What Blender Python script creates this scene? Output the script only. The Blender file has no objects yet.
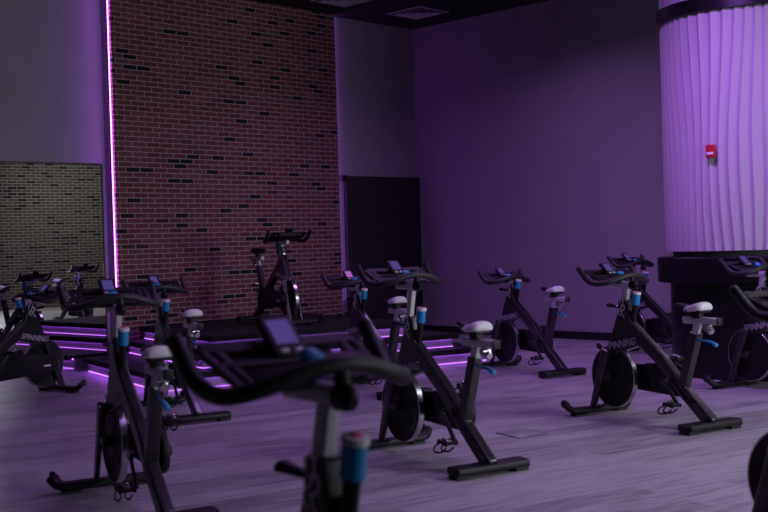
import bpy, bmesh, math, random
from mathutils import Vector, Matrix
random.seed(4)
S = bpy.context.scene
COL = S.collection
R = math.radians
H = 1.3

# ------------------------------------------------------------------ materials
def nt(name):
    m = bpy.data.materials.new(name); m.use_nodes = True
    n = m.node_tree.nodes; b = n.get('Principled BSDF')
    return m, n, m.node_tree.links, b
def mat(name, col, rough=.5, metal=0., bump=0., scale=40., var=0., spec=.5, coat=0.):
    m, n, l, b = nt(name)
    b.inputs['Base Color'].default_value = (*col, 1)
    b.inputs['Roughness'].default_value = rough
    b.inputs['Metallic'].default_value = metal
    b.inputs['Specular IOR Level'].default_value = spec
    b.inputs['Coat Weight'].default_value = coat
    tc = n.new('ShaderNodeTexCoord'); no = n.new('ShaderNodeTexNoise')
    no.inputs['Scale'].default_value = scale; no.inputs['Detail'].default_value = 4
    l.new(tc.outputs['Object'], no.inputs['Vector'])
    mr = n.new('ShaderNodeMapRange')
    mr.inputs['To Min'].default_value = max(.03, rough - .06); mr.inputs['To Max'].default_value = min(1, rough + .08)
    l.new(no.outputs['Fac'], mr.inputs['Value']); l.new(mr.outputs['Result'], b.inputs['Roughness'])
    if var:
        mx = n.new('ShaderNodeMix'); mx.data_type = 'RGBA'
        mx.inputs['A'].default_value = (*[c * (1 - var) for c in col], 1)
        mx.inputs['B'].default_value = (*[min(1, c * (1 + var)) for c in col], 1)
        l.new(no.outputs['Fac'], mx.inputs['Factor']); l.new(mx.outputs['Result'], b.inputs['Base Color'])
    if bump:
        bp = n.new('ShaderNodeBump'); bp.inputs['Strength'].default_value = bump; bp.inputs['Distance'].default_value = .01
        l.new(no.outputs['Fac'], bp.inputs['Height']); l.new(bp.outputs['Normal'], b.inputs['Normal'])
    return m
def emis(name, col, s):
    m, n, l, b = nt(name)
    b.inputs['Base Color'].default_value = (*[c * .2 for c in col], 1)
    b.inputs['Emission Color'].default_value = (*col, 1); b.inputs['Emission Strength'].default_value = s
    return m
def brick(name, stops, mortar, w=.186, h=.0585, light=1.):
    m, n, l, b = nt(name)
    tc = n.new('ShaderNodeTexCoord'); mp = n.new('ShaderNodeMapping')
    mp.inputs['Rotation'].default_value = (R(-90), 0, 0)
    l.new(tc.outputs['Object'], mp.inputs['Vector'])
    br = n.new('ShaderNodeTexBrick')
    br.inputs['Scale'].default_value = 1; br.inputs['Brick Width'].default_value = w; br.inputs['Row Height'].default_value = h
    br.inputs['Mortar Size'].default_value = .0065; br.inputs['Mortar Smooth'].default_value = .25
    br.inputs['Color1'].default_value = (0, 0, 0, 1); br.inputs['Color2'].default_value = (1, 1, 1, 1); br.inputs['Mortar'].default_value = (.5, .5, .5, 1)
    l.new(mp.outputs['Vector'], br.inputs['Vector'])
    cr = n.new('ShaderNodeValToRGB'); cr.color_ramp.interpolation = 'LINEAR'
    e = cr.color_ramp.elements
    e[0].position = stops[0][0]; e[0].color = (*stops[0][1], 1); e[1].position = stops[1][0]; e[1].color = (*stops[1][1], 1)
    for p, c in stops[2:]:
        k = e.new(p); k.color = (*c, 1)
    l.new(br.outputs['Color'], cr.inputs['Fac'])
    no = n.new('ShaderNodeTexNoise'); no.inputs['Scale'].default_value = 30; no.inputs['Detail'].default_value = 6
    l.new(tc.outputs['Object'], no.inputs['Vector'])
    mv = n.new('ShaderNodeMix'); mv.data_type = 'RGBA'; mv.blend_type = 'MULTIPLY'; mv.inputs['Factor'].default_value = .6
    l.new(cr.outputs['Color'], mv.inputs['A']); l.new(no.outputs['Color'], mv.inputs['B'])
    mx = n.new('ShaderNodeMix'); mx.data_type = 'RGBA'
    mx.inputs['B'].default_value = (*mortar, 1)
    l.new(br.outputs['Fac'], mx.inputs['Factor']); l.new(mv.outputs['Result'], mx.inputs['A'])
    l.new(mx.outputs['Result'], b.inputs['Base Color']); b.inputs['Roughness'].default_value = .85
    sub = n.new('ShaderNodeMath'); sub.operation = 'MULTIPLY_ADD'; sub.inputs[1].default_value = -1.; 
    l.new(br.outputs['Fac'], sub.inputs[0]); l.new(no.outputs['Fac'], sub.inputs[2])
    bp = n.new('ShaderNodeBump'); bp.inputs['Strength'].default_value = .6; bp.inputs['Distance'].default_value = .008
    l.new(sub.outputs[0], bp.inputs['Height']); l.new(bp.outputs['Normal'], b.inputs['Normal'])
    return m
def plank_floor(name):
    m, n, l, b = nt(name)
    tc = n.new('ShaderNodeTexCoord'); mp = n.new('ShaderNodeMapping')
    mp.inputs['Rotation'].default_value = (0, 0, R(14))
    l.new(tc.outputs['Object'], mp.inputs['Vector'])
    br = n.new('ShaderNodeTexBrick'); br.inputs['Scale'].default_value = 1
    br.inputs['Brick Width'].default_value = 1.22; br.inputs['Row Height'].default_value = .18
    br.inputs['Mortar Size'].default_value = .0015; br.offset = .37
    br.inputs['Color1'].default_value = (0, 0, 0, 1); br.inputs['Color2'].default_value = (1, 1, 1, 1); br.inputs['Mortar'].default_value = (.2, .2, .2, 1)
    l.new(mp.outputs['Vector'], br.inputs['Vector'])
    st = n.new('ShaderNodeMapping'); st.inputs['Scale'].default_value = (1.1, 16, 1)
    l.new(mp.outputs['Vector'], st.inputs['Vector'])
    gr = n.new('ShaderNodeTexNoise'); gr.inputs['Scale'].default_value = 2.2; gr.inputs['Detail'].default_value = 7; gr.inputs['Roughness'].default_value = .6
    l.new(st.outputs['Vector'], gr.inputs['Vector'])
    ad = n.new('ShaderNodeMath'); ad.operation = 'MULTIPLY_ADD'; ad.inputs[1].default_value = .18
    l.new(br.outputs['Color'], ad.inputs[0]); l.new(gr.outputs['Fac'], ad.inputs[2])
    cr = n.new('ShaderNodeValToRGB'); e = cr.color_ramp.elements
    e[0].position = .40; e[0].color = (.19, .175, .19, 1); e[1].position = .68; e[1].color = (.46, .44, .46, 1)
    l.new(ad.outputs[0], cr.inputs['Fac']); l.new(cr.outputs['Color'], b.inputs['Base Color'])
    b.inputs['Roughness'].default_value = .42; b.inputs['Specular IOR Level'].default_value = .35
    bp = n.new('ShaderNodeBump'); bp.inputs['Strength'].default_value = .12; bp.inputs['Distance'].default_value = .004
    l.new(ad.outputs[0], bp.inputs['Height']); l.new(bp.outputs['Normal'], b.inputs['Normal'])
    return m

M = dict(
    wall=mat('plaster_grey', (.36, .34, .37), .85, bump=.12, scale=3., var=.10),
    ceil=mat('ceiling_black', (.007, .007, .008), .8),
    base=mat('baseboard_black', (.012, .012, .013), .45),
    floor=plank_floor('vinyl_planks'),
    brick=brick('red_brick', [(.0, (.012, .010, .012)), (.075, (.014, .011, .013)), (.095, (.22, .060, .060)), (.5, (.28, .074, .074)), (.8, (.32, .11, .11)), (1., (.19, .07, .08))], (.40, .33, .345)),
    brick2=brick('brown_brick', [(.0, (.012, .011, .009)), (.12, (.016, .013, .011)), (.16, (.095, .082, .076)), (.6, (.13, .115, .105)), (1., (.085, .08, .076))], (.34, .33, .31), .225, .071),
    door=mat('door_charcoal', (.021, .021, .026), .5, scale=60),
    mirror=mat('mirror_silver', (.72, .72, .72), .0, 1.),
    stage=mat('stage_black', (.0055, .005, .006), .85, bump=.1, scale=80),
    riser=mat('stage_riser', (.26, .24, .28), .7, bump=.08, scale=60),
    wave=mat('wave_panel_white', (.46, .44, .48), .5),
    counter=mat('counter_black', (.006, .006, .007), .3, scale=8, spec=.35),
    lip=mat('counter_lip_grey', (.07, .075, .07), .45),
    frame=mat('frame_graphite', (.024, .024, .026), .29, .3, scale=25, spec=.7, coat=.3),
    matte=mat('plastic_black', (.007, .007, .008), .5, scale=90, spec=.35),
    grip=mat('grip_rubber', (.012, .012, .014), .48, bump=.15, scale=200),
    alu=mat('brushed_aluminium', (.58, .58, .59), .42, .2, scale=150),
    steel=mat('polished_steel', (.55, .55, .57), .22, .95, scale=80),
    white=mat('vinyl_white', (.75, .74, .76), .45, scale=60),
    blue=mat('plastic_blue', (.012, .26, .56), .4, scale=60),
    red=mat('plastic_red', (.70, .05, .14), .4, scale=60),
    pink=mat('plastic_pink', (.75, .45, .52), .45, scale=60),
    letter=mat('print_grey', (.46, .46, .47), .5),
    letter2=mat('print_dim', (.70, .70, .71), .5),
    screen=emis('screen_lit', (.14, .10, .44), .36),
    screen_hot=emis('screen_bright', (.62, .15, .75), .55),
    led=emis('led_magenta', (.60, .18, 1.), 2.2),
    led_top=emis('led_under_nosing', (.44, .10, 1.), 15.),
    led_wall=emis('led_wall', (.48, .10, 1.), 16.),
    frost=mat('vent_white', (.85, .85, .86), .6),
    alarm=mat('alarm_red', (.45, .012, .02), .45),
    tyre=mat('wheel_rubber', (.012, .012, .012), .6),
)

for l_ in list(M['mirror'].node_tree.links):
    if l_.to_socket.name == 'Roughness': M['mirror'].node_tree.links.remove(l_)
M['mirror'].node_tree.nodes['Principled BSDF'].inputs['Roughness'].default_value = 0
# ------------------------------------------------------------------ mesh helpers
def obj(name, bm, m, parent=None, smooth=35):
    bmesh.ops.recalc_face_normals(bm, faces=bm.faces)
    me = bpy.data.meshes.new(name); bm.to_mesh(me); bm.free()
    me.materials.append(m)
    for p in me.polygons: p.use_smooth = True
    me.set_sharp_from_angle(angle=R(smooth))
    o = bpy.data.objects.new(name, me); COL.objects.link(o)
    if parent: o.parent = parent
    return o
def thing(name, label, cat, loc=(0, 0, 0), rz=0, group=None):
    o = bpy.data.objects.new(name, None); COL.objects.link(o)
    o.empty_display_size = .1; o.location = loc; o.rotation_euler = (0, 0, rz)
    tag(o, label, cat, group); return o
def tag(o, label, cat, group=None):
    o['label'] = label; o['category'] = cat
    if group: o['group'] = group
    return o
def struct(o):
    o['kind'] = 'structure'; return o
def NB(): return bmesh.new()
def merge(bm, t):
    me = bpy.data.meshes.new('tmp'); t.to_mesh(me); t.free(); bm.from_mesh(me); bpy.data.meshes.remove(me)
def box(bm, c, s, rot=None, bev=0., seg=2):
    t = bmesh.new(); bmesh.ops.create_cube(t, size=1)
    bmesh.ops.scale(t, vec=s, verts=t.verts)
    if bev: bmesh.ops.bevel(t, geom=t.edges[:], offset=bev, segments=seg, affect='EDGES', profile=.6)
    if rot is not None: bmesh.ops.transform(t, matrix=rot.to_4x4(), verts=t.verts)
    bmesh.ops.translate(t, vec=c, verts=t.verts); merge(bm, t)
def sm(pts, n=6):
    P = [Vector(p) for p in pts]; out = []
    for i in range(len(P) - 1):
        a, b, c, d = P[max(i - 1, 0)], P[i], P[i + 1], P[min(i + 2, len(P) - 1)]
        for k in range(n):
            t = k / n
            out.append(.5 * ((2 * b) + (c - a) * t + (2 * a - 5 * b + 4 * c - d) * t * t + (3 * b - a - 3 * c + d) * t ** 3))
    out.append(P[-1]); return out
def sweep(bm, pts, sec, seg=14, up=Vector((0, 0, 1)), cap=True, flat=0, scale=None):
    """pts: points; sec: (a, b) half sizes across / along up; flat>0 squares the section off"""
    P = [Vector(p) for p in pts]; rings = []
    for i, p in enumerate(P):
        d = (P[min(i + 1, len(P) - 1)] - P[max(i - 1, 0)]).normalized()
        u = up - d * up.dot(d)
        if u.length < 1e-4: u = Vector((0, 1, 0)) - d * d.y
        u.normalize(); s = d.cross(u)
        f = scale(i / (len(P) - 1)) if scale else 1
        ring = []
        for k in range(seg):
            a = 2 * math.pi * (k + .5) / seg
            c, q = math.cos(a), math.sin(a)
            if flat:
                e = 1 - flat
                c = math.copysign(abs(c) ** e, c); q = math.copysign(abs(q) ** e, q)
            ring.append(bm.verts.new(p + s * c * sec[0] * f + u * q * sec[1] * f))
        rings.append(ring)
    for a, b in zip(rings, rings[1:]):
        for k in range(seg): bm.faces.new((a[k], a[(k + 1) % seg], b[(k + 1) % seg], b[k]))
    if cap:
        for ring, e, dr in ((rings[0], P[0], P[0] - P[1]), (rings[-1], P[-1], P[-1] - P[-2])):
            r2 = []
            dn = dr.normalized() * min(sec) * .45
            for v in ring: r2.append(bm.verts.new(e + (v.co - e) * .62 + dn))
            for k in range(seg): bm.faces.new((ring[k], ring[(k + 1) % seg], r2[(k + 1) % seg], r2[k]))
            bm.faces.new(r2)
def prism(bm, prof, x0, x1, bev=0., seg=2, axis='x'):
    """prof: (u, z) outline in the local Y-Z plane, pulled from x0 to x1"""
    t = bmesh.new()
    f = t.faces.new([t.verts.new((x0, u, z)) for u, z in prof])
    r = bmesh.ops.extrude_face_region(t, geom=[f])
    vs = [g for g in r['geom'] if isinstance(g, bmesh.types.BMVert)]
    bmesh.ops.translate(t, vec=(x1 - x0, 0, 0), verts=vs)
    bmesh.ops.recalc_face_normals(t, faces=t.faces)
    if bev: bmesh.ops.bevel(t, geom=t.edges[:], offset=bev, segments=seg, affect='EDGES', profile=.6, clamp_overlap=True)
    merge(bm, t)
def lathe(bm, prof, seg=40, mtx=None):
    """prof: (r, h) revolved about local Z, then moved by mtx"""
    t = bmesh.new(); rings = []
    for r, h in prof:
        if r < 1e-6: rings.append([t.verts.new((0, 0, h))])
        else: rings.append([t.verts.new((r * math.cos(2 * math.pi * k / seg), r * math.sin(2 * math.pi * k / seg), h)) for k in range(seg)])
    for a, b in zip(rings, rings[1:]):
        for k in range(seg):
            k2 = (k + 1) % seg
            if len(a) == 1 and len(b) == 1: continue
            if len(a) == 1: t.faces.new((a[0], b[k], b[k2]))
            elif len(b) == 1: t.faces.new((a[k], a[k2], b[0]))
            else: t.faces.new((a[k], a[k2], b[k2], b[k]))
    if mtx is not None: bmesh.ops.transform(t, matrix=mtx, verts=t.verts)
    merge(bm, t)
def axis_mtx(p, d):
    q = Vector((0, 0, 1)).rotation_difference(Vector(d).normalized())
    return Matrix.Translation(Vector(p)) @ q.to_matrix().to_4x4()
AX = Matrix.Rotation(R(90), 4, 'Y')            # local Z -> X
def slab(bm, poly, z0, z1, bev=0.):
    t = bmesh.new(); f = t.faces.new([t.verts.new((x, y, z0)) for x, y in poly])
    r = bmesh.ops.extrude_face_region(t, geom=[f])
    bmesh.ops.translate(t, vec=(0, 0, z1 - z0), verts=[g for g in r['geom'] if isinstance(g, bmesh.types.BMVert)])
    bmesh.ops.recalc_face_normals(t, faces=t.faces)
    if bev: bmesh.ops.bevel(t, geom=t.edges[:], offset=bev, segments=2, affect='EDGES')
    merge(bm, t)
def text_bm(s, size, depth, shear=0.):
    cu = bpy.data.curves.new('txt', 'FONT'); cu.body = s; cu.size = size; cu.extrude = depth; cu.shear = shear
    cu.align_x = 'CENTER'; cu.align_y = 'CENTER'; cu.resolution_u = 3; cu.offset = size * .012
    o = bpy.data.objects.new('txt', cu); COL.objects.link(o)
    dg = bpy.context.evaluated_depsgraph_get(); dg.update()
    me = bpy.data.meshes.new_from_object(o.evaluated_get(dg))
    bm = bmesh.new(); bm.from_mesh(me)
    bpy.data.objects.remove(o); bpy.data.curves.remove(cu); bpy.data.meshes.remove(me)
    return bm
def copy_tree(o, parent=None):
    c = o.copy(); COL.objects.link(c)
    if parent: c.parent = parent
    for ch in o.children[:]: copy_tree(ch, c)
    return c

# ------------------------------------------------------------------ the room (X along the back wall, Y away along the right wall)
XR, YB, ZC, YF, XL, XA = 11.9, 11.09, 4.40, -3.6, -3.2, 14.5
def plate(name, c, s, m, parent=None, bev=0.):
    bm = NB(); box(bm, (0, 0, 0), s, None, bev); o = obj(name, bm, m, parent); o.location = c; return o
struct(plate('floor', ((XL + XA) / 2, (YF + YB) / 2 + .2, -.05), (XA - XL + .4, YB - YF + .8, .1), M['floor']))
struct(plate('ceiling', ((XL + XA) / 2, (YF + YB) / 2 + .2, ZC + .05), (XA - XL + .4, YB - YF + .8, .1), M['ceil']))
YL = 11.20                                                  # the wall left of the brick stands further back
struct(plate('wall_back', ((6.83 + XR + .15) / 2, YB + .06, ZC / 2), (XR + .15 - 6.83, .12, ZC), M['wall']))
struct(plate('wall_back_left', ((XL + 6.95) / 2 - .06, YL + .06, ZC / 2), (6.95 - XL, .12, ZC), M['wall']))
struct(plate('trim_1', (6.87, (YB - .1 + YL) / 2 + .01, ZC / 2), (.09, YL - YB + .08, ZC), M['wall']))
struct(plate('wall_right', (XR + .06, (YB + 4.3) / 2, ZC / 2), (.12, YB - 4.3, ZC), M['wall']))
struct(plate('wall_left', (XL - .06, (YF + YL) / 2, ZC / 2), (.12, YL - YF + .2, ZC), M['wall']))
# front wall (behind the camera): brick, with a wide window that brings the daylight in
WX0, WX1, WZ0, WZ1 = 5.2, 9.4, .9, 3.0
bm = NB()
for (a, b, c, d) in ((XL - .12, WX0, 0, ZC), (WX1, XA + .12, 0, ZC), (WX0, WX1, 0, WZ0), (WX0, WX1, WZ1, ZC)):
    box(bm, ((a + b) / 2, YF - .06, (c + d) / 2), (b - a, .12, d - c))
struct(obj('wall_front', bm, M['brick2']))
bm = NB()
for x in (WX0 + .03, 6.6, 8.0, WX1 - .03): box(bm, (x, YF - .06, (WZ0 + WZ1) / 2), (.06, .08, WZ1 - WZ0))
for z in (WZ0 + .03, WZ1 - .03): box(bm, ((WX0 + WX1) / 2, YF - .06, z), (WX1 - WX0, .08, .06))
struct(obj('window_1', bm, M['base']))
struct(plate('wall_alcove', ((XR + XA) / 2, 4.3 - .06, ZC / 2), (XA - XR, .12, ZC), M['wall']))
struct(plate('wall_far_right', (XA + .06, (YF + 4.3) / 2, ZC / 2), (.12, 4.3 - YF, ZC), M['wall']))
# right baseboard
struct(plate('baseboard_right', (XR - .008, (YB + 4.4) / 2, .05), (.016, YB - 4.4, .10), M['base'], bev=.003))
# black sliding door panel right of the brick
dr = plate('door_1', ((10.43 + 11.90) / 2, YB - .035, 1.12), (1.47, .05, 2.24), M['door'], bev=.006); struct(dr)
bm = NB(); box(bm, (-.785, -.03, 1.09), (.09, .06, .07), bev=.008); box(bm, (.64, -.02, 1.10), (.16, .05, .05), bev=.008)
obj('rail_bracket', bm, M['matte'], dr)
bm = NB()
for z in (-.66, -.75 + .0): pass
for z in (-.62, -.78): box(bm, (-.77, -.03, z), (.10, .06, .10), bev=.008)
obj('hinge_block', bm, M['matte'], dr)

# brick feature panel with light strips behind its edges
BX0, BX1 = 6.82, 10.26
bp_ = plate('brick_panel', ((BX0 + BX1) / 2, YB - .05, ZC / 2 + .0), (BX1 - BX0, .10, ZC - .004), M['brick'])
bp_.name = 'wall_brick_panel'; struct(bp_)
for nm, x, side in (('left', BX0 - .004, -1), ('right', BX1 + .005, 1)):
    bm = NB()
    box(bm, (0, 0, 0), (.004, .016, ZC - .46))
    for k in range(60): box(bm, (side * .003, -.002, -1.96 + k * .0665), (.004, .008, .034))
    o = obj('led_strip', bm, M['led_wall']); o.location = (x - (.016 if nm == 'left' else 0), YB - (.075 if nm == 'left' else .02), ZC / 2 + .22)
    tag(o, 'glowing violet light strip up the %s edge of the brick panel' % nm, 'light strip', 'light strips beside the brick')
# wall mirror
mo = thing('wall_mirror', 'large wall mirror left of the brick panel reflecting bikes and bricks', 'mirror', (6.668, YL - .158, 0), R(-5.4))
bm = NB(); box(bm, (-.8, 0, 1.14), (1.6, .012, 2.27)); obj('glass', bm, M['mirror'], mo)
bm = NB(); box(bm, (-.8, -.002, 2.283), (1.62, .02, .014)); box(bm, (.006, -.002, 1.14), (.014, .02, 2.28)); obj('edge_trim', bm, M['base'], mo)

# ------------------------------------------------------------------ stepped stage
stg = thing('stage', 'black three-step instructor stage with violet lit risers against the brick', 'stage', (0, 0, 0))
A = Vector((.2425, .9701)); B = Vector((.9701, -.2425))     # away from / along the stage front
TIERS = [(Vector((5.72, 8.62)), 3.80, .0, .155), (Vector((6.26, 8.72)), 3.02, .155, .30), (Vector((6.50, 8.85)), 2.35, .30, .445)]
for i, (c, L, z0, z1) in enumerate(TIERS):
    def tier_poly(off):
        p0 = c + A * off + B * off
        tl = (YB - .005 - .0 - p0.y) / A.y
        e = c + B * (L - off) + A * off
        tr = (YB - .17 - e.y) / A.y
        q = [p0, p0 + A * ((YB - .17 - p0.y) / A.y), e + A * tr, e]
        for v in q: v.x = min(v.x, XR - .02)
        return q
    s = None
    bm = NB(); slab(bm, tier_poly(0), z1 - .035, z1, .004); s = obj('step_tread', bm, M['stage'], stg)
    bm = NB(); slab(bm, tier_poly(.06), z0 + .001, z1 - .0352); r_ = obj('step_riser', bm, M['riser'], stg)
    bm = NB(); nb = NB(); tb_ = NB()
    p0 = c + A * .05 + B * .05; p1 = c + B * (L - .06) + A * .05
    pl = p0 + A * ((YB - .225 - p0.y) / A.y)
    for a_, b_ in ((p0, p1), (pl, p0)):
        d = (b_ - a_); mid = (a_ + b_) / 2; ang = math.atan2(d.y, d.x)
        rot = Matrix.Rotation(ang, 3, 'Z')
        box(bm, (mid.x, mid.y, z0 + .006), (d.length, .010, .006), rot)
        box(tb_, (mid.x, mid.y, z1 - .041), (d.length, .014, .008), rot)
        off = Vector((d.y, -d.x, 0)).normalized() * .044
        box(nb, (mid.x + off.x, mid.y + off.y, z1 - .032), (d.length + .085, .010, .044), rot)
    obj('led_strip', bm, M['led'], stg); obj('led_strip', tb_, M['led_top'], stg); obj('nosing', nb, M['stage'], stg)

# ------------------------------------------------------------------ column with the black counter
CX, CY = 10.0, 4.71
ce = R(-45.15)                                              # long axis of the column's oval, seen square on
LA, LB = 1.05, .82
def oval(t, da=0.):
    x = (LA + da) * math.cos(t); y = (LB + da) * math.sin(t)
    return (x * math.cos(ce) - y * math.sin(ce), x * math.sin(ce) + y * math.cos(ce))
def oval_ring(bm, prof, seg=96):
    rings = [[bm.verts.new((*oval(2 * math.pi * k / seg, d), z)) for k in range(seg)] for d, z in prof]
    for a, b in zip(rings, rings[1:]):
        for k in range(seg): bm.faces.new((a[k], a[(k + 1) % seg], b[(k + 1) % seg], b[k]))
    bm.faces.new(rings[0][::-1]); bm.faces.new(rings[-1])
co = thing('column', 'wide oval column clad in white wavy ribbed panels', 'column', (CX, CY, 0))
def clad(z0, z1, nz, nt=900, nr=66):
    bm = NB(); rows = []
    # arc-length table so that the ribs keep their spacing round the oval
    N = 2000; acc = [0.]; pv = oval(0)
    for k in range(1, N + 1):
        p = oval(2 * math.pi * k / N); acc.append(acc[-1] + math.dist(p, pv)); pv = p
    for j in range(nz + 1):
        z = z0 + (z1 - z0) * j / nz; row = []
        for k in range(nt):
            t = 2 * math.pi * k / nt; s = acc[int(round(k / nt * N))] / acc[-1]
            w = .34 * math.sin(1.4 * z + 4 * 2 * math.pi * s + 2) + .20 * math.sin(2.7 * z - 6 * 2 * math.pi * s + 1.3)
            ph = (-nr * s - w) % 1.
            d = .022 * (ph / .75) ** 1.4 if ph < .75 else .022 * ((1 - ph) / .25) ** 1.2
            row.append(bm.verts.new((*oval(t, d - .02), z)))
        rows.append(row)
    for a, b in zip(rows, rows[1:]):
        for k in range(nt): bm.faces.new((a[k], a[(k + 1) % nt], b[(k + 1) % nt], b[k]))
    return bm
obj('ribbed_cladding', clad(1.15, 3.27, 46), M['wave'], co, 80)
obj('ribbed_cladding', clad(3.40, ZC - .003, 20), M['wave'], co, 80)
bm = NB(); oval_ring(bm, [(-.01, 3.27), (.03, 3.275), (.03, 3.395), (-.01, 3.40)]); obj('ring_band', bm, M['counter'], co)
ct = thing('counter', 'black oval counter wrapped round the foot of the ribbed column', 'counter', (CX, CY, 0))
bm = NB(); oval_ring(bm, [(-.04, .0), (-.04, .86)]); obj('body', bm, M['counter'], ct)
bm = NB(); oval_ring(bm, [(.05, .862), (.075, .868), (.075, 1.085), (.065, 1.098), (-.06, 1.10)]); obj('ledge', bm, M['counter'], ct)
bm = NB(); oval_ring(bm, [(-.07, 1.10), (-.07, 1.148)]); obj('lip', bm, M['lip'], ct)
# fire alarm on the column
t0 = R(-90 - 47)
ax, ay = oval(t0, .022)
nrm = Vector((math.cos(t0) / LA, math.sin(t0) / LB)); nrm = Vector((nrm.x * math.cos(ce) - nrm.y * math.sin(ce), nrm.x * math.sin(ce) + nrm.y * math.cos(ce))).normalized()
fa = thing('fire_alarm', 'small red fire alarm pull box on the ribbed column', 'fire alarm', (CX + ax, CY + ay, 2.03), math.atan2(nrm.y, nrm.x) - R(90))
bm = NB(); box(bm, (0, .014, 0), (.085, .04, .115), bev=.006); obj('housing', bm, M['alarm'], fa)
bm = NB(); box(bm, (0, .038, -.02), (.06, .012, .022), bev=.003); obj('pull_handle', bm, M['white'], fa)
# ceiling vents
for (x, y) in ((11.06, 10.2), (9.72, 10.22)):
    v = thing('ceiling_vent', 'square white ceiling air diffuser nearest the room corner' if x > 10.5 else 'square white ceiling air diffuser beside the top of the brick panel', 'vent', (x, y, ZC), 0, 'ceiling diffusers')
    for k in range(4):
        o_ = .31 - k * .075; i_ = o_ - .055 if k < 3 else 0
        bm = NB(); t = NB()
        zo, zi = -.004 - .004 * 0, -.03 if k == 0 else -.035
        pts_o = [(-o_, -o_), (o_, -o_), (o_, o_), (-o_, o_)]
        if k == 0:
            for a in range(4):
                b = (a + 1) % 4
                q = [(*pts_o[a], -.012), (*pts_o[b], -.012), (pts_o[b][0] * .88, pts_o[b][1] * .88, -.018), (pts_o[a][0] * .88, pts_o[a][1] * .88, -.018)]
                t.faces.new([t.verts.new(p) for p in q])
        else:
            for a in range(4):
                b = (a + 1) % 4; f_ = i_ / o_
                q = [(*pts_o[a], -.028), (*pts_o[b], -.028), (pts_o[b][0] * f_, pts_o[b][1] * f_, -.004), (pts_o[a][0] * f_, pts_o[a][1] * f_, -.004)]
                t.faces.new([t.verts.new(p) for p in q])
        r = bmesh.ops.solidify(t, geom=t.faces[:], thickness=.003); merge(bm, t)
        obj('frame' if k == 0 else 'louvre', bm, M['frost'], v)
# floor socket cover
fs = thing('floor_socket', 'flat floor socket cover set in the planks left of the bike by the column', 'floor socket', (5.92, 4.62, 0), R(-14))
bm = NB(); box(bm, (0, 0, .002), (.24, .24, .004), bev=.001); obj('cover', bm, M['floor'], fs)
bm = NB()
for x, y, sx, sy in ((-.123, 0, .005, .25), (.123, 0, .005, .25), (0, .123, .25, .005), (0, -.123, .25, .005)): box(bm, (x, y, .003), (sx, sy, .0045))
obj('edge_frame', bm, M['lip'], fs)

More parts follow.
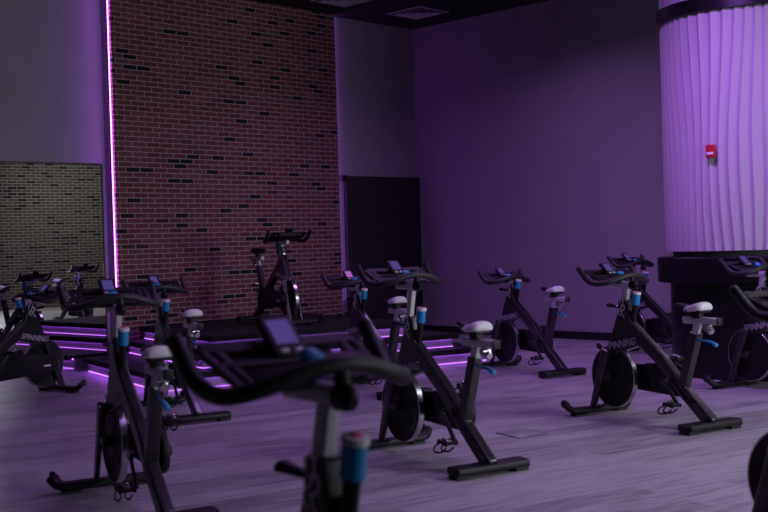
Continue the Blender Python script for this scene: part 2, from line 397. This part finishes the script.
# ------------------------------------------------------------------ the spin bike (local: +Y forward, +X the rider's right, origin under the rear foot)
def P3(u, v, z): return (-v, u, z)
def make_bike(label, instructor=False):
    t = thing('spin_bike', label, 'exercise bike', (0, 0, 0), 0, 'spin bikes')
    fr = M['frame']; dk = M['matte']
    # frame: head, web and the long down tube in one welded body, with the seat tube
    bm = NB()
    prism(bm, [(.735, .85), (.812, .85), (.818, .76), (.945, .475), (.955, .425), (.90, .435), (.76, .480), (.615, .525), (.455, .415), (.345, .315), (.235, .205), (.045, .045), (-.03, .045), (-.05, .082),
               (.19, .275), (.38, .462), (.69, .695), (.718, .76)], -.032, .032, .014, 4)
    prism(bm, [(.066, .64), (.135, .655), (.262, .27), (.20, .24)], -.03, .03, .010, 3)
    frame = obj('frame', bm, fr, t)
    # lettering on both flanks of the web, emblem on both flanks of the head
    for side in (1, -1):
        bm = text_bm('SPINNING', .072, .0012, .25)
        xs = [v.co.x for v in bm.verts]; k = .305 / (max(xs) - min(xs))
        bmesh.ops.scale(bm, vec=(k, 1, 1), verts=bm.verts)
        # left flank (x<0): text runs from the front to the rear; right flank: from the rear to the front
        sl = R(11)
        if side == 1: m_ = Matrix.Translation((-.0352, .790, .528)) @ Matrix(((0, 0, -1, 0), (-1, 0, 0, 0), (0, 1, 0, 0), (0, 0, 0, 1))) @ Matrix.Rotation(sl, 4, 'Z')
        else: m_ = Matrix.Translation((.0352, .790, .528)) @ Matrix(((0, 0, 1, 0), (1, 0, 0, 0), (0, 1, 0, 0), (0, 0, 0, 1))) @ Matrix.Rotation(-sl, 4, 'Z')
        bmesh.ops.transform(bm, matrix=m_, verts=bm.verts)
        lt = obj('lettering', bm, M['letter'], frame); lt['label'] = 'grey word SPINNING on the frame'
        bm = NB()
        st1 = [(-.020, .030), (-.012, .050), (.006, .048), (.010, .026), (-.004, .006), (-.022, -.006), (-.026, -.022), (-.010, -.034)]
        st2 = [(-.006, .018), (.020, .020), (.026, .004), (.010, -.010), (-.004, -.010), (.010, -.030), (.026, -.046)]
        for st in (st1, st2):
            pts = [(side * -.0352, .772 - side * a * 1.15 - b * .12, .782 + b * 1.35) for a, b in st]
            sweep(bm, sm(pts, 5), (.0050, .0012), 8, Vector((1, 0, 0)))
        em = obj('emblem', bm, M['letter2'], frame); em['label'] = 'pale swirl emblem on the head'
    # fork
    bm = NB(); box(bm, P3(.925, 0, .455), (.145, .05, .06), Matrix.Rotation(R(-20), 3, 'X'), .01); obj('fork_crown', bm, fr, t)
    for s in (-1, 1):
        bm = NB(); sweep(bm, [P3(.912, s * .062, .48), P3(.955, s * .063, .36), P3(1.062, s * .066, .05)], (.014, .033), 12, Vector((0, 1, .3)), flat=.45, scale=lambda q: 1.3 - .4 * q)
        fl_ = obj('fork_leg', bm, M['steel'] if instructor else fr, t)
        if instructor: fl_['label'] = 'bright metal fork leg'
        bm = NB(); box(bm, P3(.935, s * .062, .285), (.014, .11, .035), None, .005); obj('axle_bracket', bm, fr, fl_)
    # flywheel
    bm = NB(); Cw = Matrix.Translation(P3(.90, 0, .285)) @ AX
    lathe(bm, [(0, -.012), (.05, -.014), (.06, -.010), (.17, -.008), (.185, -.017), (.217, -.018), (.217, .018), (.185, .017), (.17, .008), (.06, .010), (.05, .014), (0, .012)], 56, Cw)
    for k in range(6):
        a = k * math.pi / 3 + .3
        for sx in (-1, 1): lathe(bm, [(0, sx * .010), (.026, sx * .012), (.026, sx * .006), (0, sx * .006)], 16, Cw @ Matrix.Translation((.118 * math.cos(a), .118 * math.sin(a), 0)))
    fw = obj('flywheel', bm, dk, t)
    bm = NB(); lathe(bm, [(.216, -.0185), (.2225, -.0185), (.2245, -.0165), (.2245, .0165), (.2225, .0185), (.216, .0185), (.216, -.0185)], 64, Cw)
    rm = obj('rim', bm, M['steel'], fw); rm['label'] = 'polished metal rim'
    bm = NB(); lathe(bm, [(0, -.065), (.022, -.064), (.03, -.055), (.03, .055), (.022, .064), (0, .065)], 24, Cw); obj('hub', bm, dk, fw)
    # chain guard on the right flank
    bm = NB(); pr = []
    for k in range(13): a = R(90 + 180 * k / 12 - 2); pr.append((.365 + .105 * math.cos(a), .295 + .112 * math.sin(a)))
    for k in range(11): a = R(-90 + 180 * k / 10 - 3); pr.append((.895 + .085 * math.cos(a), .285 + .085 * math.sin(a)))
    prism(bm, pr, .072, .112, .012, 3)
    prism(bm, [(.30, .20), (.56, .22), (.62, .40), (.42, .41), (.30, .33)], .036, .074, .006)
    cg = obj('chain_guard', bm, dk, t)
    bm = NB(); box(bm, (.1125, .86, .27), (.002, .075, .018)); ll = obj('sticker', bm, M['white'], cg); ll['label'] = 'small white sticker'
    # feet
    bm = NB()
    sweep(bm, [P3(0, .24, .042), P3(0, -.24, .042)], (.062, .024), 16, flat=.55)
    rf = obj('rear_foot', bm, dk, t)
    for s in (-1, 1):
        bm = NB(); box(bm, P3(0, s * .20, .011), (.09, .09, .022), None, .004); obj('rubber_pad', bm, M['tyre'], rf)
    bm = NB()
    sweep(bm, sm([P3(1.10, .295, .085), P3(1.085, .275, .055), P3(1.07, .235, .038), P3(1.07, .12, .036), P3(1.07, -.12, .036), P3(1.07, -.235, .038), P3(1.085, -.275, .055), P3(1.10, -.295, .085)], 5), (.045, .024), 16, flat=.4)
    ff = obj('front_foot', bm, dk, t)
    for s in (-1, 1):
        bm = NB(); lathe(bm, [(0, -.014), (.024, -.014), (.030, -.009), (.030, .009), (.024, .014), (0, .014)], 24, Matrix.Translation(P3(1.125, s * .287, .085)) @ AX); obj('transport_wheel', bm, M['tyre'], ff)
        bm = NB(); box(bm, P3(1.07, s * .20, .007), (.10, .07, .014), None, .003); obj('rubber_pad', bm, M['tyre'], ff)
    # cranks and pedals: left one low at the rear, right one high in front
    for s, du, dz in ((1, -.125, -.135), (-1, .125, .135)):
        bm = NB(); x = .070 if s == 1 else .122
        sweep(bm, [P3(.335, s * x, .30), P3(.335 + du, s * (x + .012), .30 + dz)], (.009, .015), 10, Vector((0, 1, 0)), flat=.3)
        lathe(bm, [(0, -.012), (.026, -.012), (.026, .012), (0, .012)], 20, Matrix.Translation(P3(.335, s * x, .30)) @ AX)
        ca = obj('crank_arm', bm, M['steel'] if instructor else fr, t)
        pc = P3(.335 + du, s * (x + .062), .30 + dz)
        bm = NB(); rt = Matrix.Rotation(R(12), 3, 'X')
        for dy in (-.04, .04): box(bm, (pc[0], pc[1] + dy, pc[2]), (.085, .016, .02), rt, .004)
        for dx in (-.035, .035): box(bm, (pc[0] + dx, pc[1], pc[2]), (.014, .09, .018), rt, .004)
        sweep(bm, [(pc[0] + s * .062, pc[1], pc[2]), (pc[0] - s * .03, pc[1], pc[2])], (.008, .008), 10, Vector((0, 1, 0)))
        pd = obj('pedal', bm, dk, t)
        bm = NB(); box(bm, (pc[0], pc[1], pc[2] + .012), (.034, .06, .014), rt, .005); box(bm, (pc[0], pc[1] + .02, pc[2] + .02), (.046, .014, .01), rt, .003)
        cl = obj('cleat_clip', bm, M['steel'], pd); cl['label'] = 'chrome cleat clip'
        bm = NB()
        for dx in (-.026, .026): sweep(bm, sm([(pc[0] + dx, pc[1] + .045, pc[2] - .01), (pc[0] + dx, pc[1] + .095, pc[2] - .035), (pc[0] + dx, pc[1] + .10, pc[2] - .065), (pc[0] + dx, pc[1] + .03, pc[2] - .06), (pc[0] + dx, pc[1] - .02, pc[2] - .03)], 4), (.006, .003), 8, Vector((1, 0, 0)))
        obj('toe_cage', bm, dk, pd)
    # seat
    bm = NB(); sweep(bm, [P3(.145, 0, .50), P3(.087, 0, .705)], (.021, .027), 14, Vector((0, 1, .2)), flat=.45)
    sp = obj('seat_post', bm, M['alu'], t); sp['label'] = 'silver seat post'
    bm = NB(); sweep(bm, [P3(.20, 0, .728), P3(-.095, 0, .728)], (.024, .024), 16, flat=.45)
    sl = obj('seat_slider', bm, M['alu'], t); sl['label'] = 'silver fore-and-aft seat rail'
    bm = NB(); box(bm, P3(-.102, 0, .728), (.05, .014, .05), None, .006); obj('end_cap', bm, dk, sl)
    bm = NB(); lathe(bm, [(0, 0), (.010, 0), (.010, .03), (.024, .032), (.026, .052), (.018, .06), (0, .06)], 20, axis_mtx(P3(.02, 0, .675), (0, -1, -.25))); lathe(bm, [(0, 0), (.022, 0), (.022, .05), (0, .05)], 18, axis_mtx(P3(.0, .03, .685), (1, 0, 0)))
    kn_ = obj('seat_knob', bm, M['steel'], t); kn_['label'] = 'shiny clamp knob under the seat rail'
    bm = NB(); sweep(bm, [P3(.085, 0, .60), P3(.0, .0, .592)], (.008, .008), 10)
    sweep(bm, sm([P3(.005, .0, .595), P3(-.03, .0, .588), P3(-.07, .0, .57)], 4), (.015, .011), 12, scale=lambda q: .7 + .5 * q)
    lv = obj('seat_lever', bm, dk if instructor else M['blue'], t)
    if not instructor: lv['label'] = 'blue seat height lever'
    # saddle: pale rear pad, dark nose and shell
    def loft(rows):
        bm = NB(); rings = []
        for u, w, zt, h in rows:
            ring = []
            for k in range(20):
                a = 2 * math.pi * k / 20; c, q = math.cos(a), math.sin(a)
                ring.append(bm.verts.new(P3(u, math.copysign(abs(c) ** .75, c) * w, zt - h / 2 + math.copysign(abs(q) ** .8, q) * h / 2 - .012 * c * c)))
            rings.append(ring)
        for a, b in zip(rings, rings[1:]):
            for k in range(20): bm.faces.new((a[k], a[(k + 1) % 20], b[(k + 1) % 20], b[k]))
        bm.faces.new(rings[0]); bm.faces.new(rings[-1]); return bm
    sad = obj('saddle', loft([(.005, .040, .840, .034), (.012, .062, .850, .052), (.04, .077, .853, .058), (.075, .076, .845, .054), (.11, .064, .835, .048), (.145, .050, .827, .042), (.165, .046, .826, .040)]), dk if instructor else M['white'], t, 60)
    if not instructor: sad['label'] = 'white padded rear of the saddle'
    o = obj('nose', loft([(.160, .045, .828, .040), (.19, .034, .834, .036), (.225, .026, .840, .034), (.265, .022, .841, .030), (.28, .012, .837, .018)]), dk, sad, 60)
    if not instructor: o['label'] = 'black saddle nose'
    bm = NB(); box(bm, P3(.085, 0, .792), (.11, .14, .024), None, .011, 3); box(bm, P3(.085, 0, .766), (.05, .07, .046), None, .006)
    obj('shell', bm, dk, sad)
    # handlebar post, slider, bar
    bm = NB(); sweep(bm, [P3(.795, 0, .76), P3(.742, 0, .985)], (.019, .026), 14, Vector((0, 1, .2)), flat=.5)
    hp = obj('handlebar_post', bm, M['alu'], t); hp['label'] = 'silver handlebar post'
    bm = NB(); sweep(bm, [P3(.91, 0, .973), P3(.705, 0, .973)], (.023, .024), 16, flat=.35)
    hs = obj('handlebar_slider', bm, M['alu'], t); hs['label'] = 'silver handlebar rail'
    bm = NB(); sweep(bm, [P3(.705, 0, .973), P3(.675, 0, .970), P3(.662, 0, .963)], (.026, .034), 18, scale=lambda q: 1 - .25 * q)
    sweep(bm, sm([P3(.69, 0, .985), P3(.69, 0, 1.01), P3(.693, 0, 1.035)], 3), (.02, .016), 12, Vector((0, 1, 0)))
    obj('end_cap', bm, dk, hs)
    bm = NB()
    half = [(.692, .0, 1.040), (.700, .07, 1.032), (.718, .14, 1.010), (.748, .197, .992), (.797, .226, .984), (.86, .235, .992), (.90, .243, 1.016), (.94, .246, 1.056), (.975, .250, 1.096)]
    full = [P3(u, -v, z) for u, v, z in half[::-1]] + [P3(u, v, z) for u, v, z in half[1:]]
    sweep(bm, sm(full, 6), (.0195, .0195), 16, Vector((0, 0, 1)))
    hb = obj('handlebar', bm, M['grip'], t)
    # slotted tray between the horns
    bm = NB()
    def tb(u0, v0, z0, u1, v1, z1, w=.010): sweep(bm, [P3(u0, v0, z0), P3((u0 + u1) / 2, (v0 + v1) / 2, (z0 + z1) / 2), P3(u1, v1, z1)], (w, .006), 8, Vector((0, -.5, 1)), flat=.4)
    for v in (-.20, -.165, .165, .20): tb(.80, v * .9, .995, .965, v, 1.068, .013)
    for z, h in ((1.035, .012), (1.068, .022)): tb(.80 + (z - .995) * 2.2, -.195, z, .80 + (z - .995) * 2.2, .195, z, h)
    tb(.79, -.19, .990, .79, .19, .990, .012)
    bw = [(.78, 1.0), (.80, .992), (.88, .998), (.95, 1.005), (.99, 1.03), (1.0, 1.068), (.985, 1.072), (.93, 1.04), (.84, 1.018)]
    prism(bm, bw, -.135, .135, .01)
    obj('tray', bm, dk, hb)
    # console
    rc = Matrix.Rotation(R(42), 3, 'X')
    bm = NB(); box(bm, P3(.94, 0, 1.082), (.088, .125, .022), rc, .008, 3); box(bm, P3(.95, 0, 1.05), (.05, .06, .04), rc, .008)
    cs = obj('console', bm, dk, t)
    bm = NB(); box(bm, Vector(P3(.94, 0, 1.082)) + rc @ Vector((0, .008, .0115)), (.056, .074, .002), rc); scn = obj('screen', bm, M['screen'], cs); scn['label'] = 'lit violet display'
    bm = NB()
    for dx in (-.018, .018): box(bm, Vector(P3(.94, 0, 1.082)) + rc @ Vector((dx, -.05, .0115)), (.022, .012, .004), rc, .002)
    obj('button', bm, M['alu'], cs)
    bm = NB(); lathe(bm, [(0, -.012), (.02, -.012), (.027, -.004), (.027, .006), (.018, .013), (0, .015)], 24, axis_mtx(P3(.79, .015, 1.05), (0, -.5, 1))); dl = obj('dial', bm, M['blue'], cs); dl['label'] = 'round blue dial'
    # resistance knob behind the head
    ax_ = Vector((0, -.20, 1)).normalized(); b0 = Vector(P3(.668, 0, .80))
    bm = NB(); lathe(bm, [(0, -.14), (.016, -.14), (.020, 0), (.024, .018), (0, .018)], 20, axis_mtx(b0, ax_)); box(bm, P3(.70, 0, .745), (.03, .06, .05), None, .006)
    kh = obj('knob_stem', bm, dk, t)
    bm = NB(); lathe(bm, [(0, .016), (.027, .016), (.0285, .022), (.0275, .05), (.0285, .085), (.027, .092), (0, .092)], 28, axis_mtx(b0, ax_)); kb = obj('resistance_knob', bm, M['blue'], t); kb['label'] = 'blue resistance knob'
    bm = NB(); lathe(bm, [(.010, .092), (.030, .092), (.031, .098), (.029, .107), (.017, .1095), (.017, .106)], 28, axis_mtx(b0, ax_)); kc = obj('rim', bm, M['white'], kb); kc['label'] = 'white ring round the knob top'
    bm = NB(); lathe(bm, [(0, .092), (.017, .092), (.017, .109), (.008, .114), (0, .115)], 20, axis_mtx(b0, ax_)); kc = obj('push_button', bm, M['red'], kb); kc['label'] = 'red push button'
    # pop-pin lever in front of the head
    bm = NB(); sweep(bm, [P3(.80, 0, .785), P3(.855, 0, .795)], (.009, .009), 10); lathe(bm, [(0, -.002), (.02, 0), (.02, .012), (0, .014)], 18, axis_mtx(P3(.812, 0, .787), (0, 1, .15)))
    pp = obj('pin_collar', bm, M['steel'], t)
    bm = NB(); sweep(bm, sm([P3(.85, 0, .793), P3(.89, .01, .800), P3(.925, .018, .805)], 4), (.024, .014), 12, scale=lambda q: .6 + .5 * q); obj('pin_handle', bm, dk, t)
    return t

BIKES = [   # x, y, heading (degrees clockwise from +Y), label
    (6.714, 3.670, 13.8, 'black spin bike in full view on the right, just left of the black counter'),
    (4.788, 3.974, 14.4, 'black spin bike in full view at the centre, its saddle against the lit steps'),
    (8.618, 6.224, 15.4, 'distant black spin bike against the bare right wall, left of the column'),
    (2.95, 4.41, 17.0, 'black spin bike at left, cut by the bottom edge, in front of the glowing strip'),
    (4.911, 6.879, 15.4, 'dark spin bike before the brick, its saddle above the foreground left handlebar horn'),
    (6.75, 6.50, 15.5, 'dark spin bike behind the central one, with a bright pink display'),
    (10.55, 5.95, 14.0, 'dark spin bike half hidden behind the right bike and the counter'),
    (8.558, 3.527, 13.0, 'spin bike cut by the right edge, standing in front of the black counter'),
    (1.470, 1.030, 10.0, 'large blurred spin bike nearest the camera, only handlebar and post in view'),
    (4.14, 1.13, 13.0, 'spin bike in the lower right corner, only its front wheel showing'),
    (4.21, 9.40, 80., 'spin bike at the left edge turned to the right, its flank lettering facing us'),
]
LIFT = {0: -.015, 1: .08, 2: -.09, 3: .04, 4: -.02, 5: -.05, 8: .026, 10: -.10}      # bar height each rider left
proto = make_bike(BIKES[0][3])
for i, (x, y, a, lb) in enumerate(BIKES):
    b = proto if i == 0 else copy_tree(proto)
    b.location = (x, y, 0); b.rotation_euler = (0, 0, R(-a)); b['label'] = lb
    for ch in b.children:
        if ch.name.split('.')[0] in ('handlebar_post', 'handlebar_slider', 'handlebar', 'console'): ch.location.z += LIFT.get(i, 0)
        if i == 8 and ch.name.split('.')[0] in ('seat_slider', 'saddle', 'seat_knob', 'seat_post'): ch.location.z -= .10     # seat set low
    if i == 5:
        for ch in b.children_recursive:
            if ch.name.split('.')[0] == 'screen':
                ch.data = ch.data.copy(); ch.data.materials[0] = M['screen_hot']; ch['label'] = 'bright pink display'
ib = make_bike('black spin bike alone on the stage against the brick, with a black saddle', True)
for ch in ib.children:
    if ch.name.split('.')[0] in ('handlebar_post', 'handlebar_slider', 'handlebar', 'console'): ch.location.z -= .07
ib.location = (8.12, 10.15, .446); ib.rotation_euler = (0, 0, R(-196))

# ------------------------------------------------------------------ light
def area(name, loc, aim, size, power, col, sy=None, spread=180):
    d = bpy.data.lights.new(name, 'AREA'); d.energy = power; d.color = col; d.size = size
    if sy: d.shape = 'RECTANGLE'; d.size_y = sy
    d.spread = R(spread)
    o = bpy.data.objects.new(name, d); COL.objects.link(o); o.location = loc
    o.rotation_euler = (Vector(aim) - Vector(loc)).to_track_quat('-Z', 'Y').to_euler(); return o
VI = (.60, .29, 1.)
area('window_daylight', ((WX0 + WX1) / 2, YF - .2, 1.95), (6.6, 1.6, 0), 4.2, 118, (.90, .93, 1.), 2.1, 115)
area('cool_floor_fill', (8.2, .3, ZC - .12), (5.9, 2.4, 0), 1.4, 44, (.88, .84, 1.), spread=90)  # added fill without a real fixture, brightens the floor at lower right
area('pale_violet_ceiling_lamp', (11.35, 3.75, ZC - .12), (7.5, 4.0, .4), 1.1, 34, (.84, .76, 1.), spread=150)
area('warm_ceiling_lamp', (11.0, -1.4, ZC - .12), (10.8, -2.6, 0), 1.2, 66, (1., .97, .94), spread=150)
for x, y, p in ((2.5, 7.5, 10), (6.2, 6.0, 26), (9.6, 7.6, 34), (4.5, 2.5, 22)):
    area('violet_ceiling_lamp', (x, y, ZC - .12), (x, y, 0), 1.2, p, VI, spread=150)
area('violet_column_lamp', (7.0, 4.2, ZC - .15), (9.7, 4.8, 1.2), .5, 25, (.50, .18, 1.), spread=80)
w = bpy.data.worlds.new('World'); S.world = w; w.use_nodes = True
w.node_tree.nodes['Background'].inputs['Color'].default_value = (.6, .7, 1, 1); w.node_tree.nodes['Background'].inputs['Strength'].default_value = .3

# ------------------------------------------------------------------ camera
cam = bpy.data.cameras.new('camera'); cam.sensor_width = 36; cam.lens = 1115 / 768 * 36
cam.dof.use_dof = True; cam.dof.focus_distance = 13.5; cam.dof.aperture_fstop = 3.8
co_ = bpy.data.objects.new('camera', cam); COL.objects.link(co_)
Rm = Matrix(((.7036982, .02845049, -.70992916), (-.70989436, -.01305971, -.70418708), (-.02930593, .99950989, .01100675)))
co_.matrix_world = Matrix.Translation((0, 0, H)) @ Rm.to_4x4()
cam.clip_start = .05
S.camera = co_
S.view_settings.view_transform = 'Standard'; S.view_settings.look = 'None'; S.view_settings.gamma = 1; S.view_settings.exposure = 0
S.view_settings.use_curve_mapping = False
